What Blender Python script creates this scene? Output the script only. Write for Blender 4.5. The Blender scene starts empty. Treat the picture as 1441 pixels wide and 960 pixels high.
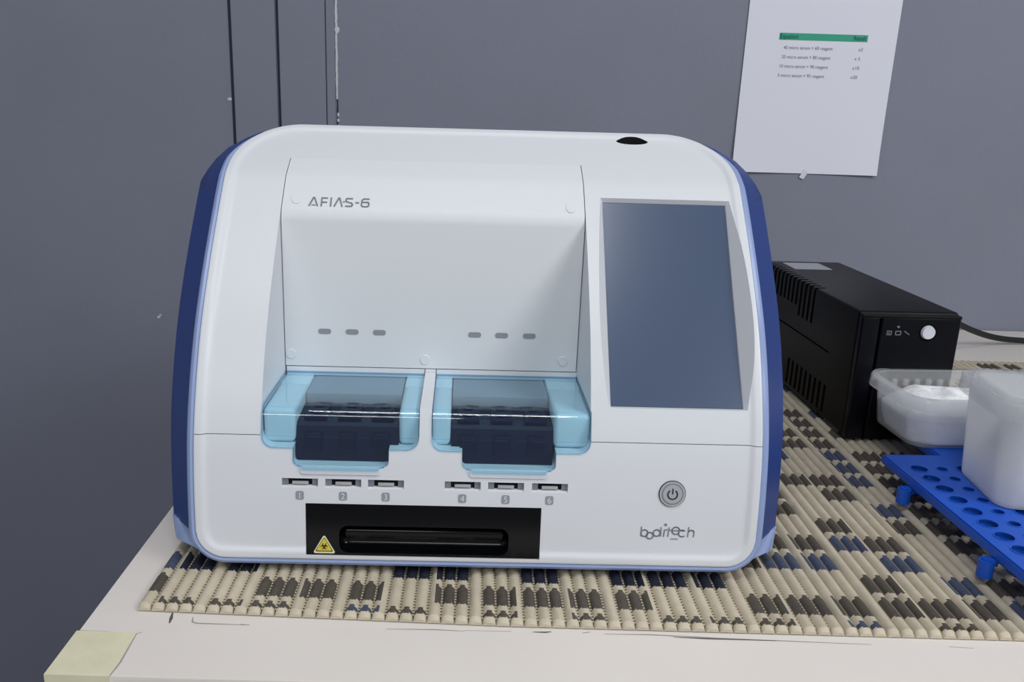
import bpy, bmesh, math, random
import numpy as np
from mathutils import Vector, Matrix
random.seed(7)
SC = bpy.context.scene
COL = SC.collection
T = 0.75                       # height of the table top above the floor (m)
PI = math.pi

# ------------------------------------------------------------------ materials
def lin(c):
    return tuple((v/255/12.92 if v/255 <= .04045 else ((v/255+.055)/1.055)**2.4) for v in c)

def mat(name, rgb, rough=.5, spec=.5, metal=0., bump=0., bscale=200., var=0., vscale=8., coat=0.):
    m = bpy.data.materials.new(name); m.use_nodes = True
    nt = m.node_tree; p = nt.nodes['Principled BSDF']
    c = lin(rgb)
    p.inputs['Base Color'].default_value = (*c, 1)
    p.inputs['Roughness'].default_value = rough
    p.inputs['Specular IOR Level'].default_value = spec
    p.inputs['Metallic'].default_value = metal
    p.inputs['Coat Weight'].default_value = coat
    tc = nt.nodes.new('ShaderNodeTexCoord')
    if bump:
        n = nt.nodes.new('ShaderNodeTexNoise'); n.inputs['Scale'].default_value = bscale; n.inputs['Detail'].default_value = 4
        b = nt.nodes.new('ShaderNodeBump'); b.inputs['Strength'].default_value = bump; b.inputs['Distance'].default_value = .001
        nt.links.new(tc.outputs['Object'], n.inputs['Vector']); nt.links.new(n.outputs['Fac'], b.inputs['Height'])
        nt.links.new(b.outputs['Normal'], p.inputs['Normal'])
    if var:
        n = nt.nodes.new('ShaderNodeTexNoise'); n.inputs['Scale'].default_value = vscale; n.inputs['Detail'].default_value = 5
        r = nt.nodes.new('ShaderNodeValToRGB')
        r.color_ramp.elements[0].position = .3; r.color_ramp.elements[1].position = .7
        r.color_ramp.elements[0].color = (*[v*(1-var) for v in c], 1); r.color_ramp.elements[1].color = (*[min(1, v*(1+var)) for v in c], 1)
        nt.links.new(tc.outputs['Object'], n.inputs['Vector']); nt.links.new(n.outputs['Fac'], r.inputs['Fac'])
        nt.links.new(r.outputs['Color'], p.inputs['Base Color'])
    return m

def clear_mat(name, tint, body, body_w, gloss_rough=.05, fres=1.45, trans_w=0.):
    """thin plastic: tinted see-through + a little body colour + fresnel gloss"""
    m = bpy.data.materials.new(name); m.use_nodes = True
    nt = m.node_tree; nt.nodes.clear()
    out = nt.nodes.new('ShaderNodeOutputMaterial')
    tr = nt.nodes.new('ShaderNodeBsdfTransparent'); tr.inputs['Color'].default_value = (*tint, 1)
    df = nt.nodes.new('ShaderNodeBsdfDiffuse'); df.inputs['Color'].default_value = (*body, 1)
    tl = nt.nodes.new('ShaderNodeBsdfTranslucent'); tl.inputs['Color'].default_value = (*body, 1)
    mb = nt.nodes.new('ShaderNodeMixShader'); mb.inputs[0].default_value = trans_w
    nt.links.new(df.outputs[0], mb.inputs[1]); nt.links.new(tl.outputs[0], mb.inputs[2])
    m1 = nt.nodes.new('ShaderNodeMixShader'); m1.inputs[0].default_value = body_w
    nt.links.new(tr.outputs[0], m1.inputs[1]); nt.links.new(mb.outputs[0], m1.inputs[2])
    gl = nt.nodes.new('ShaderNodeBsdfGlossy'); gl.inputs['Roughness'].default_value = gloss_rough
    fr = nt.nodes.new('ShaderNodeFresnel'); fr.inputs['IOR'].default_value = fres
    m2 = nt.nodes.new('ShaderNodeMixShader')
    ge = nt.nodes.new('ShaderNodeNewGeometry'); sb = nt.nodes.new('ShaderNodeMath'); sb.operation = 'SUBTRACT'; sb.inputs[0].default_value = 1
    mu = nt.nodes.new('ShaderNodeMath'); mu.operation = 'MULTIPLY'          # gloss only on the outer faces of the thin wall
    nt.links.new(ge.outputs['Backfacing'], sb.inputs[1]); nt.links.new(sb.outputs[0], mu.inputs[0]); nt.links.new(fr.outputs[0], mu.inputs[1])
    nt.links.new(mu.outputs[0], m2.inputs[0]); nt.links.new(m1.outputs[0], m2.inputs[1]); nt.links.new(gl.outputs[0], m2.inputs[2])
    nt.links.new(m2.outputs[0], out.inputs['Surface'])
    return m

M = dict(
    white=mat('white_plastic', (222, 224, 229), .38, .4, bump=.03, bscale=900),
    panel=mat('panel_plastic', (224, 227, 230), .45, .35, bump=.03, bscale=900),
    inner=mat('inner_plastic', (226, 229, 234), .5, .3),
    trim=mat('light_blue_trim', (150, 168, 212), .28, .5),
    navy=mat('blue_side_plastic', (36, 62, 128), .35, .45),
    cover=clear_mat('blue_clear_plastic', (.84, .96, 1.), (.04, .16, .50), .008, .035, 1.65),
    coveredge=clear_mat('blue_clear_edge', (.38, .66, .86), (.05, .25, .50), .25, .05, 1.5),
    holder=mat('navy_holder', (4, 8, 42), .42, .3),
    deck=mat('grey_deck', (150, 152, 162), .5, .3),
    black=mat('black_gloss', (8, 9, 12), .17, .3),
    dark=mat('dark_recess', (10, 11, 13), .6, .2),
    screen=mat('screen_glass', (68, 84, 112), .22, .8),
    grey=mat('grey_print', (128, 132, 140), .6, .3),
    mark=mat('dark_print', (52, 54, 60), .6, .3),
    badge=mat('grey_badge', (150, 153, 160), .6, .3),
    lamp=mat('grey_lens', (150, 151, 160), .35, .5),
    silver=mat('silver_button', (188, 189, 192), .3, .5, metal=.25),
    yellow=mat('sticker_yellow', (225, 205, 60), .5, .4),
    cream=mat('sticker_edge', (235, 228, 190), .5, .4),
    rubber=mat('black_rubber', (20, 20, 22), .8, .2),
    wall=mat('painted_wall', (128, 131, 146), .62, .3, bump=.25, bscale=140, var=.035, vscale=5),
    wallgap=mat('wall_gap', (58, 62, 80), .9, .1),
    chip=mat('bare_plaster', (205, 206, 212), .9, .1),
    floor=mat('floor_vinyl', (120, 118, 116), .5, .3, var=.1, vscale=3),
    ceil=mat('ceiling_paint', (225, 225, 222), .9, .2),
    table=mat('table_laminate', (233, 225, 218), .42, .4, var=.025, vscale=6),
    tabedge=mat('table_edge', (205, 203, 196), .5, .3),
    tape=mat('yellowed_tape', (228, 222, 192), .5, .3, var=.06, vscale=60),
    scratch=mat('scratch_grey', (160, 156, 151), .8, .1),
    scratchd=mat('scratch_dark', (96, 93, 91), .8, .1),
    tan=mat('mat_tan', (202, 191, 169), .55, .3, var=.07, vscale=90),
    brown=mat('mat_brown', (88, 81, 73), .55, .3, bump=.3, bscale=2500, var=.12, vscale=300),
    blue=mat('mat_blue', (76, 85, 106), .55, .3, bump=.3, bscale=2500, var=.12, vscale=300),
    navymat=mat('mat_navy', (40, 44, 58), .55, .3, bump=.3, bscale=2500, var=.12, vscale=300),
    net=mat('mat_net', (186, 176, 154), .7, .2),
    ups=mat('ups_black', (7, 7, 9), .45, .22, bump=.12, bscale=1600),
    upstop=mat('ups_groove', (4, 4, 5), .7, .1),
    upslip=mat('ups_front_gloss', (6, 6, 13), .3, .22),
    label=mat('grey_label', (158, 160, 170), .5, .3),
    icon=mat('icon_print', (120, 122, 128), .6, .2),
    knob=mat('white_button', (214, 216, 222), .35, .5),
    rack=mat('rack_blue', (22, 88, 200), .4, .45, bump=.05, bscale=300),
    tubA=clear_mat('clear_tub_plastic', (.96, .965, .97), (.98, .985, .99), .22, .10, 1.35, .4),
    tubR=clear_mat('tub_rim_plastic', (.95, .955, .96), (.97, .975, .98), .32, .10, 1.4, .2),
    tubB=clear_mat('frosted_tub_plastic', (.92, .93, .95), (1., 1., .99), .66, .22, 1.35, .5),
    cotton=mat('cotton', (246, 247, 249), 1., .05, bump=.9, bscale=260),
    paper=mat('paper', (226, 227, 238), .85, .15),
    ink=mat('ink', (92, 94, 106), .8, .1),
    inkd=mat('ink_dark', (30, 62, 52), .8, .1),
    green=mat('header_green', (72, 164, 138), .8, .1),
    sticky=mat('sticky_tape', (214, 216, 222), .3, .4),
    cable=mat('cable_black', (26, 30, 28), .5, .3),
)

# ------------------------------------------------------------------ helpers
def link(name, me, parent=None, angle=32, loc=None, rotz=0.):
    o = bpy.data.objects.new(name, me); COL.objects.link(o)
    if angle is not None and len(me.polygons):
        me.polygons.foreach_set('use_smooth', [True]*len(me.polygons))
        me.set_sharp_from_angle(angle=math.radians(angle))
    if parent: o.parent = parent
    if loc is not None: o.location = loc
    if rotz: o.rotation_euler = (0, 0, rotz)
    return o

def mesh(name, verts, faces, m, parent=None, angle=32, fmat=None, fix=True, **kw):
    me = bpy.data.meshes.new(name)
    me.from_pydata([tuple(v) for v in verts], [], [tuple(f) for f in faces])
    for x in (m if isinstance(m, (list, tuple)) else [m]): me.materials.append(x)
    if fmat is not None: me.polygons.foreach_set('material_index', fmat)
    me.validate(); me.update()
    if fix:
        bm = bmesh.new(); bm.from_mesh(me); bmesh.ops.recalc_face_normals(bm, faces=bm.faces); bm.to_mesh(me); bm.free()
    return link(name, me, parent, angle, **kw)

def box_bm(bm, x0, x1, y0, y1, z0, z1, bev=0., seg=2):
    r = bmesh.ops.create_cube(bm, size=1.0)
    vs = r['verts']
    for v in vs:
        v.co = Vector(((x0+x1)/2+v.co.x*(x1-x0), (y0+y1)/2+v.co.y*(y1-y0), (z0+z1)/2+v.co.z*(z1-z0)))
    if bev:
        es = list({e for v in vs for e in v.link_edges})
        bmesh.ops.bevel(bm, geom=es, offset=bev, segments=seg, affect='EDGES', profile=.5)

def cyl_bm(bm, c, r, h, axis='z', n=32, r2=None):
    rr = bmesh.ops.create_cone(bm, cap_ends=True, segments=n, radius1=r, radius2=r if r2 is None else r2, depth=h)
    R = Matrix.Identity(3)
    if axis == 'y': R = Matrix.Rotation(PI/2, 3, 'X')
    if axis == 'x': R = Matrix.Rotation(PI/2, 3, 'Y')
    for v in rr['verts']: v.co = R @ v.co + Vector(c)

def from_bm(name, bm, m, parent=None, angle=32, **kw):
    me = bpy.data.meshes.new(name)
    bmesh.ops.recalc_face_normals(bm, faces=bm.faces)
    bm.to_mesh(me); bm.free()
    for x in (m if isinstance(m, (list, tuple)) else [m]): me.materials.append(x)
    return link(name, me, parent, angle, **kw)

def box(name, x0, x1, y0, y1, z0, z1, m, parent=None, bev=0., seg=2, **kw):
    bm = bmesh.new(); box_bm(bm, x0, x1, y0, y1, z0, z1, bev, seg)
    return from_bm(name, bm, m, parent, **kw)

def boolean(o, cutters, op='DIFFERENCE', angle=32):
    """apply boolean(s) to o; the cutters are removed"""
    ms = []; par = o.parent; o.parent = None                   # cut in the thing's own space
    for c in cutters:
        md = o.modifiers.new('b', 'BOOLEAN'); md.operation = op; md.object = c; md.solver = 'EXACT'; md.material_mode = 'TRANSFER'; ms.append(md)
    dg = bpy.context.evaluated_depsgraph_get(); dg.update()
    me = bpy.data.meshes.new_from_object(o.evaluated_get(dg), depsgraph=dg)
    o.modifiers.clear(); o.parent = par
    old = o.data; o.data = me; me.name = o.name; bpy.data.meshes.remove(old)
    for c in cutters:
        d = c.data; bpy.data.objects.remove(c); bpy.data.meshes.remove(d)
    bm = bmesh.new(); bm.from_mesh(me); bmesh.ops.remove_doubles(bm, verts=bm.verts, dist=1e-6); bm.to_mesh(me); bm.free()
    me.polygons.foreach_set('use_smooth', [True]*len(me.polygons))
    me.set_sharp_from_angle(angle=math.radians(angle))

def prism(name, poly, x0, x1, m, parent=None, **kw):
    """polygon in (y,z) extruded along x"""
    n = len(poly)
    V = [(x0, y, z) for y, z in poly]+[(x1, y, z) for y, z in poly]
    F = [tuple(range(n)), tuple(range(n, 2*n))]+[(i, (i+1) % n, n+(i+1) % n, n+i) for i in range(n)]
    return mesh(name, V, F, m, parent, **kw)

def rrect(w, d, r, n=8, cx=0., cy=0.):
    """rounded rectangle polyline, counter-clockwise; r may be 4 radii (bl, br, tr, tl)"""
    rs = r if isinstance(r, (list, tuple)) else (r,)*4
    P = []
    for (sx, sy, a0), rr in zip(((-1, -1, PI), (1, -1, 1.5*PI), (1, 1, 0), (-1, 1, .5*PI)), rs):
        ox, oy = cx+sx*(w/2-rr), cy+sy*(d/2-rr)
        for k in range(n+1):
            a = a0+k/n*PI/2
            P.append((ox+rr*math.cos(a), oy+rr*math.sin(a)))
    return P

def plate(name, poly, mp, h0, h1, m, parent=None, angle=40):
    """2D outline mapped by mp(x,s,h) and thickened from h0 to h1"""
    n = len(poly)
    V = [mp(x, s, h1) for x, s in poly]+[mp(x, s, h0) for x, s in poly]
    F = [tuple(range(n)), tuple(range(2*n-1, n-1, -1))]+[(i, n+i, n+(i+1) % n, (i+1) % n) for i in range(n)]
    return mesh(name, V, F, m, parent, angle)

def strokes(name, lines, w, mp, h, m, parent=None, thick=.00012):
    """poly-lines drawn with a flat pen of width w"""
    V, F = [], []
    def add(poly):
        b = len(V); n = len(poly)
        V.extend(mp(x, s, h) for x, s in poly); V.extend(mp(x, s, h-thick) for x, s in poly)
        F.append(tuple(range(b, b+n))); F.extend((b+i, b+n+i, b+n+(i+1) % n, b+(i+1) % n) for i in range(n))
    for L in lines:
        pw = w
        if isinstance(L, tuple): L, pw = L
        for (a, b), (c, d) in zip(L[:-1], L[1:]):
            l = math.hypot(c-a, d-b) or 1e-9
            px, py = -(d-b)/l*pw/2, (c-a)/l*pw/2
            add([(a-px, b-py), (c-px, d-py), (c+px, d+py), (a+px, b+py)])
        for (a, b) in L[1:-1]:
            add([(a+pw/2*math.cos(t*PI/4), b+pw/2*math.sin(t*PI/4)) for t in range(8)])
    return mesh(name, V, F, m, parent, None, fix=True)

def arc(cx, cy, rx, ry, a0, a1, n=20):
    return [(cx+rx*math.cos(math.radians(a0+(a1-a0)*k/n)), cy+ry*math.sin(math.radians(a0+(a1-a0)*k/n))) for k in range(n+1)]

def text2d(s, size):
    cu = bpy.data.curves.new('text', 'FONT'); cu.body = s; cu.size = size; cu.resolution_u = 4
    o = bpy.data.objects.new('text', cu); COL.objects.link(o)
    dg = bpy.context.evaluated_depsgraph_get(); dg.update()
    me = o.evaluated_get(dg).to_mesh()
    V = [(v.co.x, v.co.y) for v in me.vertices]; F = [tuple(p.vertices) for p in me.polygons]
    o.evaluated_get(dg).to_mesh_clear()
    bpy.data.objects.remove(o); bpy.data.curves.remove(cu)
    return V, F

def text(name, s, size, mp, h, m, parent, x, y, center=False, stretch=1.):
    V, F = text2d(s, size)
    x0 = min(v[0] for v in V); x1 = max(v[0] for v in V); y0 = min(v[1] for v in V); y1 = max(v[1] for v in V)
    if center: dx, dy = x-(x0+x1)/2*stretch, y-(y0+y1)/2
    else: dx, dy = x-x0*stretch, y
    return mesh(name, [mp(a*stretch+dx, b+dy, h) for a, b in V], F, m, parent, None, fix=False)

def tube(name, pts, r, m, parent=None, n=10, res=6):
    P = [Vector(p) for p in pts]; Q = []
    E = [2*P[0]-P[1]]+P+[2*P[-1]-P[-2]]
    for i in range(1, len(E)-2):
        for k in range(res):
            t = k/res; a, b, c, d = E[i-1:i+3]
            Q.append(.5*((2*b)+(c-a)*t+(2*a-5*b+4*c-d)*t*t+(-a+3*b-3*c+d)*t**3))
    Q.append(P[-1]); V, F = [], []
    for i, q in enumerate(Q):
        tg = (Q[min(i+1, len(Q)-1)]-Q[max(i-1, 0)]).normalized()
        s = tg.cross(Vector((0, 0, 1))); s = s.normalized() if s.length > 1e-4 else Vector((1, 0, 0)); u = s.cross(tg)
        V += [q+r*(math.cos(2*PI*k/n)*s+math.sin(2*PI*k/n)*u) for k in range(n)]
    for i in range(len(Q)-1):
        F += [(i*n+k, i*n+(k+1) % n, (i+1)*n+(k+1) % n, (i+1)*n+k) for k in range(n)]
    F += [tuple(range(n)), tuple(range(len(V)-n, len(V)))]
    return mesh(name, V, F, m, parent)

def tag(o, label, cat, group=None, kind=None):
    if label: o['label'] = label
    if cat: o['category'] = cat
    if group: o['group'] = group
    if kind: o['kind'] = kind
    return o

def thing(name, label, cat, loc, rotz=0., group=None):
    o = bpy.data.objects.new(name, None); COL.objects.link(o)
    o.location = loc; o.rotation_euler = (0, 0, rotz); o.empty_display_size = .05
    return tag(o, label, cat, group)

# ------------------------------------------------------------------ the room
WY = 1.322
def structure(o): o['kind'] = 'structure'; return o

def grid_wall():
    return box('wall_back', -2.2, 2.6, WY, WY+.12, 0, 2.62, M['wall'])
structure(grid_wall())
structure(box('floor', -2.2, 2.6, -2.4, WY, -.05, 0, M['floor']))
structure(box('ceiling', -2.2, 2.6, -2.4, WY+.12, 2.62, 2.7, M['ceil']))
# the flat boards and strips that stand on the wall left of the analyzer, dark gaps between them
def wall_strip(name, x0, x1, t, m, z0=.0, z1=2.62, bev=.0012):
    return structure(box(name, x0, x1, WY-t, WY, z0, z1, m, bev=bev, seg=1))
wall_strip('trim_1', -.3590, -.2960, .006, M['wall'])
wall_strip('trim_2', -.2912, -.2245, .006, M['wall'])
wall_strip('trim_3', -.2235, -.2110, .0045, M['wall'])
wall_strip('trim_4', -.3640, -.3600, .0006, M['wallgap'], bev=0)
wall_strip('trim_5', -.2950, -.2918, .0006, M['wallgap'], bev=0)
# flaked caulk line (bare white, ragged) along the joint
def ragged(name, x, z0, z1, w, m, seed, amp=.5, step=.004, yo=.0012):
    rnd = random.Random(seed); V, F = [], []; n = int((z1-z0)/step)
    ww = 1.
    for i in range(n+1):
        z = z0+(z1-z0)*i/n; ww = .6*ww+.4*(1+amp*rnd.uniform(-1, 1)); c = x+w*.12*rnd.uniform(-1, 1)
        for y in (WY-yo, WY): V += [(c-w*ww/2, y, z), (c+w*ww/2, y, z)]
    for i in range(n):
        a = i*4; b = a+4
        F += [(a, a+1, b+1, b), (a, b, b+2, a+2), (a+1, a+3, b+3, b+1)]
    return structure(mesh(name, V, F, m, None, None))
ragged('trim_6', -.2088, T+.322, 2.6, .0026, M['chip'], 3, .55)
ragged('trim_7', -.2084, T-.2, T+.322, .0020, M['wallgap'], 4, .8, yo=.0009)
for k, (z, w, h) in enumerate(((T+.418, .007, .010), (T+.300, .003, .006), (T+.292, .0035, .005), (T+.283, .004, .006))):
    structure(plate('trim_%d' % (8+k), [(-.2075+w*.5*math.cos(a*PI/4)*(1+.3*math.sin(a*2.3+k)), z+h*.5*math.sin(a*PI/4)) for a in range(8)],
                    lambda x, s, h_: (x, WY-h_, s), 0, .0013, M['chip']))
# small paint chips on the left wall
for k, (x, z, w) in enumerate(((-.4955, T-.0165, .0030), (-.4925, T-.013, .0018), (-.3665, T+.318, .0035))):
    structure(plate('trim_%d' % (12+k), [(x+w*math.cos(a*PI/3)*(1+.4*math.sin(a*1.9+k)), z+w*.7*math.sin(a*PI/3)) for a in range(6)],
                    lambda x, s, h_: (x, WY-h_, s), 0, .0006, M['chip']))

# ------------------------------------------------------------------ the table
table = thing('table', 'white laminate table with yellowed tape on its front left corner, carrying everything', 'table', (.55, .87, 0))
def tl(p): return tuple(a-b for a, b in zip(p, (.55, .87, 0)))
X0, X1, Y0, Y1 = -.243, 1.42, .4315, 1.3185
def tbox(name, x0, x1, y0, y1, z0, z1, m, **kw): return box(name, x0-.55, x1-.55, y0-.87, y1-.87, z0, z1, m, table, **kw)
tbox('apron', X0+.03, X1-.03, Y0+.03, Y1-.03, T-.10, T-.026, M['tabedge'])
for sx in (X0+.055, X1-.055):
    for sy in (Y0+.055, Y1-.055): tbox('leg', sx-.025, sx+.025, sy-.025, sy+.025, 0, T-.10, M['tabedge'], bev=.003)
# yellowed tape folded over the front left corner
V = []
bmx = bmesh.new()
box_bm(bmx, X0-.0008-.55, -.2058-.55, Y0-.0008-.87, .4738-.87, T, T+.0005)
box_bm(bmx, X0-.0008-.55, -.2058-.55, Y0-.0008-.87, Y0-.87, T-.022, T)
box_bm(bmx, X0-.0008-.55, X0-.55, Y0-.87, .4738-.87, T-.022, T)
tp = from_bm('corner_tape', bmx, M['tape'], table); tp['label'] = 'yellowed tape wrapped over the table corner'
# hairline seam and scuffs of the laminate, in the tabletop's plane
def scuff(pts, w):
    V, F = [], []
    for i, (x, y) in enumerate(pts):
        a = pts[max(i-1, 0)]; b = pts[min(i+1, len(pts)-1)]
        d = math.hypot(b[0]-a[0], b[1]-a[1]) or 1; nx, ny = -(b[1]-a[1])/d*w/2, (b[0]-a[0])/d*w/2
        f = .35 if i in (0, len(pts)-1) else 1
        V += [(x-.55+nx*f, y-.87+ny*f, T+.00025), (x-.55-nx*f, y-.87-ny*f, T+.00025)]
    F = [(2*i, 2*i+1, 2*i+3, 2*i+2) for i in range(len(pts)-1)]
    return V, F
def tabletop(dark, pale):
    bm = bmesh.new(); box_bm(bm, X0-.55, X1-.55, Y0-.87, Y1-.87, T-.026, T, .0012)
    for L, mi in ((dark, 1), (pale, 2)):
        for pts, w in L:
            v, f = scuff(pts, w); vs_ = [bm.verts.new(p) for p in v]
            for q in f: bm.faces.new([vs_[i] for i in q]).material_index = mi
    return from_bm('tabletop', bm, [M['table'], M['scratchd'], M['scratch']], table)
tabletop([([(-.1912, .4965), (-.1900, .490), (-.1893, .4848)], .0022), ([(X0, .4742), (-.225, .4737), (-.2056, .4726)], .0012),
                       ([(-.2056, .4726), (-.203, .4745)], .0008), ([(.044, .4862), (.052, .4862), (.056, .487)], .0014), ([(.134, .4848), (.155, .4842), (.200, .4840)], .0011),
                       ([(.076, .4866), (.081, .4878)], .001), ([(-.1440, .4857), (-.138, .4852)], .0010)], [([(-.1765, .492), (-.1752, .4868), (-.172, .4855), (-.141, .4852)], .0010), ([(-.05, .4850), (-.02, .4858), (.0, .4850)], .0008),
                       ([(.0, .4857), (.03, .4862)], .0008), ([(.09, .4862), (.12, .4868), (.16, .4852), (.26, .4828)], .0009), ([(.31, .4828), (.325, .4818)], .0009),
                       ([(-.2056, .4725), (-.2046, .4440), (-.2056, .4315)], .0010), ([(.20, .4362), (.36, .4348)], .0006)])

# ------------------------------------------------------------------ the woven place mat of soft tubes
MT = .006
X_0, PITCH = -.1379, .00905
CELLS = '-1,B,0,b;-1,C,0,b;0,A,0,b;1,A,1,t;0,C,0,u;0,B,0,t;1,A,0,b;1,C,0,b;2,B,0,b;3,A,0,b;3,B,0,b;1,B,0,t;2,A,0,t;2,C,0,t;3,C,0,b;5,A,0,b;4,B,0,u;4,A,0,t;4,C,0,t;5,B,0,t;5,C,0,t;-1,A,1,b;0,A,1,b;0,B,1,b;0,C,1,b;-1,B,1,t;-1,C,1,t;1,B,1,b;1,C,1,b;2,A,1,b;2,B,1,b;2,C,1,b;3,A,1,t;3,B,1,t;3,C,1,b;4,A,1,b;4,B,1,b;4,C,1,b;5,A,1,b;5,B,1,b;-1,A,2,u;-1,B,2,k;-1,C,2,k;1,A,2,k;0,A,2,t;0,B,2,t;0,C,2,t;1,B,2,k;2,A,2,k;2,C,2,k;3,A,2,k;3,B,2,k;1,C,2,t;2,B,2,t;3,C,2,t;4,A,2,t;4,B,2,t;5,A,2,t;4,C,2,b;5,C,2,b;5,B,2,u;4,A,3,u;4,B,3,u;5,A,3,u;4,C,3,t;5,B,3,t;5,C,3,t;4,B,4,b;5,A,4,b;4,C,4,u;5,B,4,t;5,C,4,b;4,C,5,b;5,B,5,b;5,C,5,b;4,B,5,t;5,A,5,t;4,B,6,b;5,C,6,b;5,B,6,u;4,C,6,t;5,A,6,t;5,A,7,b;5,C,7,b;4,C,7,t;5,B,7,t;4,C,8,b;5,A,8,b;5,C,8,b;5,B,8,u;5,B,9,u;5,C,9,b;5,A,9,t;5,B,10,u;5,C,10,b;5,A,10,t;5,A,11,b;5,B,11,b;5,B,12,b;5,B,13,b;5,B,14,b'
cells = {(int(a), b, int(c)): d for a, b, c, d in (s.split(',') for s in CELLS.split(';'))}
for j in (20, 21):
    for kt in ((9, 'A'), (9, 'B'), (10, 'A')): cells[(*kt, j)] = 'b'
crnd = random.Random(11)
def cell(k, t, j):
    if (k, t, j) not in cells: cells[(k, t, j)] = crnd.choice('bbbuutttttt')
    return cells[(k, t, j)]
def tube_cell(i):
    k, m = divmod(i, 10)
    # (group, span of the tube that carries the colour in -1..1)
    return {0: ('A', -1, 1), 1: ('A', -1, 1), 2: ('A', -1, 1), 3: ('B', -.1, 1), 4: ('B', -1, 1), 5: ('B', -1, 1), 6: (None, 0, 0),
            7: ('C', -1, 1), 8: ('C', -1, 1), 9: ('C', -1, .1)}[m], k
def make_mat():
    V, F, FM = [], [], []
    cm = {'t': 0, 'b': 1, 'u': 2, 'k': 3}
    prof = [(-1, .0012), (-.90, .0030), (-.80, .0041), (-.40, .0057), (-.06, .006), (.06, .006), (.40, .0057), (.80, .0041), (.90, .0030), (1, .0012)]
    NROW = 22
    for i in range(-8, 108):
        (g, a, b), k = tube_cell(i)
        xc = X_0+i*PITCH
        yo = .0265*max(0, .03-xc)
        fr = .4905+yo
        ys = [(fr, None), (fr+.0022, None)]
        for j in range(0, NROW):
            s = .5056+yo+.0292*(j-1)
            s0, s1 = max(s+.0004, fr+.0024), s+.0241
            c = cell(k, g, j) if g else 't'
            ys += [(s0, c), (s0+.0016, c), (s1-.0022, c), (s1, 't')]
        ys.append((1.135+yo*.3, None))
        hw = PITCH*.475
        base = len(V)
        for r, (y, c) in enumerate(ys):
            e = .45 if r == 0 or r == len(ys)-1 else .9 if r == 1 else 1.
            for (u, z) in prof: V.append((xc+u*hw, y, .0006+(z-.0006)*e))
        n = len(prof)
        for r in range(len(ys)-1):
            c = ys[r][1] or 't'
            # the coloured part has rounded ends: end strips colour only the crown of the tube
            nxt = ys[r+1][1] if r+1 < len(ys) else None
            endstrip = c != 't' and ((r-2) % 4 in (0, 2))
            for q in range(n-1):
                um = (prof[q][0]+prof[q+1][0])/2
                col = c if (c != 't' and a <= um <= b and abs(um) < (.45 if endstrip else .86)) else 't'
                F.append((base+r*n+q, base+r*n+q+1, base+(r+1)*n+q+1, base+(r+1)*n+q)); FM.append(cm[col])
        F.append(tuple(base+q for q in range(n))); FM.append(0)
    # thin net that carries the tubes, with its bar-like threads
    def quad(x0, x1, y0, y1, z):
        b = len(V); V.extend([(x0, y0, z), (x1, y0, z), (x1, y1, z), (x0, y1, z)]); F.append((b, b+1, b+2, b+3)); FM.append(4)
    quad(X_0-8.45*PITCH, X_0+107.4*PITCH, .4985, 1.13, .0008)
    for i in range(-8, 42):
        xg = X_0+(i+.5)*PITCH; yo = .0265*max(0, .03-xg)
        for q in range(22):
            y = .4945+yo+q*.0034
            b = len(V); V.extend([(xg-.0016, y, .0030), (xg+.0016, y, .0030), (xg+.0016, y+.0019, .0030), (xg-.0016, y+.0019, .0030)]); F.append((b, b+1, b+2, b+3)); FM.append(0)
    return V, F, FM
V, F, FM = make_mat()
mato = mesh('table_mat', V, F, [M['tan'], M['brown'], M['blue'], M['navymat'], M['net']], None, 50, fmat=FM, fix=False, loc=(0, 0, T))
tag(mato, 'ribbed tan place mat with brown and blue dashes under the lab devices', 'mat')

# ------------------------------------------------------------------ the bench-top analyzer
PSI = math.radians(.9); OX, OY = .0043, .70
dev = thing('lab_analyzer', 'white benchtop lab analyzer with blue sides, grey touchscreen and two clear blue covers', 'analyzer', (OX, OY, T), PSI)
def D(o): o.parent = dev; return o
PR = [(.5433, .0165), (.5475, .071), (.557, .115), (.580, .165), (.612, .210), (.658, .262), (.675, .275), (.730, .304)]
def catmull(pts, n=24):
    p = np.array(pts); p = np.vstack([2*p[0]-p[1], p, 2*p[-1]-p[-2]]); o = []
    for i in range(1, len(p)-2):
        for k in range(n):
            t = k/n; a, b, c, d = p[i-1:i+3]
            o.append(.5*((2*b)+(c-a)*t+(2*a-5*b+4*c-d)*t*t+(-a+3*b-3*c+d)*t**3))
    o.append(p[-2]); return np.array(o)
PF = catmull(PR); PF[:, 0] -= OY
SS = np.concatenate([[0], np.cumsum(np.hypot(*np.diff(PF, axis=0).T))]); SM = float(SS[-1])
def pyz(s): return float(np.interp(s, SS, PF[:, 0])), float(np.interp(s, SS, PF[:, 1]))
def tang(s):
    a = np.array(pyz(max(s-.003, 0))); b = np.array(pyz(min(s+.003, SM))); t = b-a; return t/np.hypot(*t)
def s_of_z(z): return float(np.interp(z, PF[:, 1], SS))
def y_of_z(z): return float(np.interp(z, PF[:, 1], PF[:, 0]))
def fm(x, s, h=0.):
    """front skin of the analyzer: x across, s along the skin from the bottom edge, h out of it"""
    sc = min(max(s, 0), SM); y, z = pyz(sc); t = tang(sc)
    e = s-sc
    return (x, y+t[0]*e-t[1]*h, z+t[1]*e+t[0]*h)
HW, RB, RTX, RTS = .1950, .0205, .050, .062
def halfw(s):
    if s < RB: return HW-RB+math.sqrt(max(RB**2-(RB-s)**2, 0))
    if s > SM-RTS: return HW-RTX+RTX*math.sqrt(max(1-((s-(SM-RTS))/RTS)**2, 0))
    return HW
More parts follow.
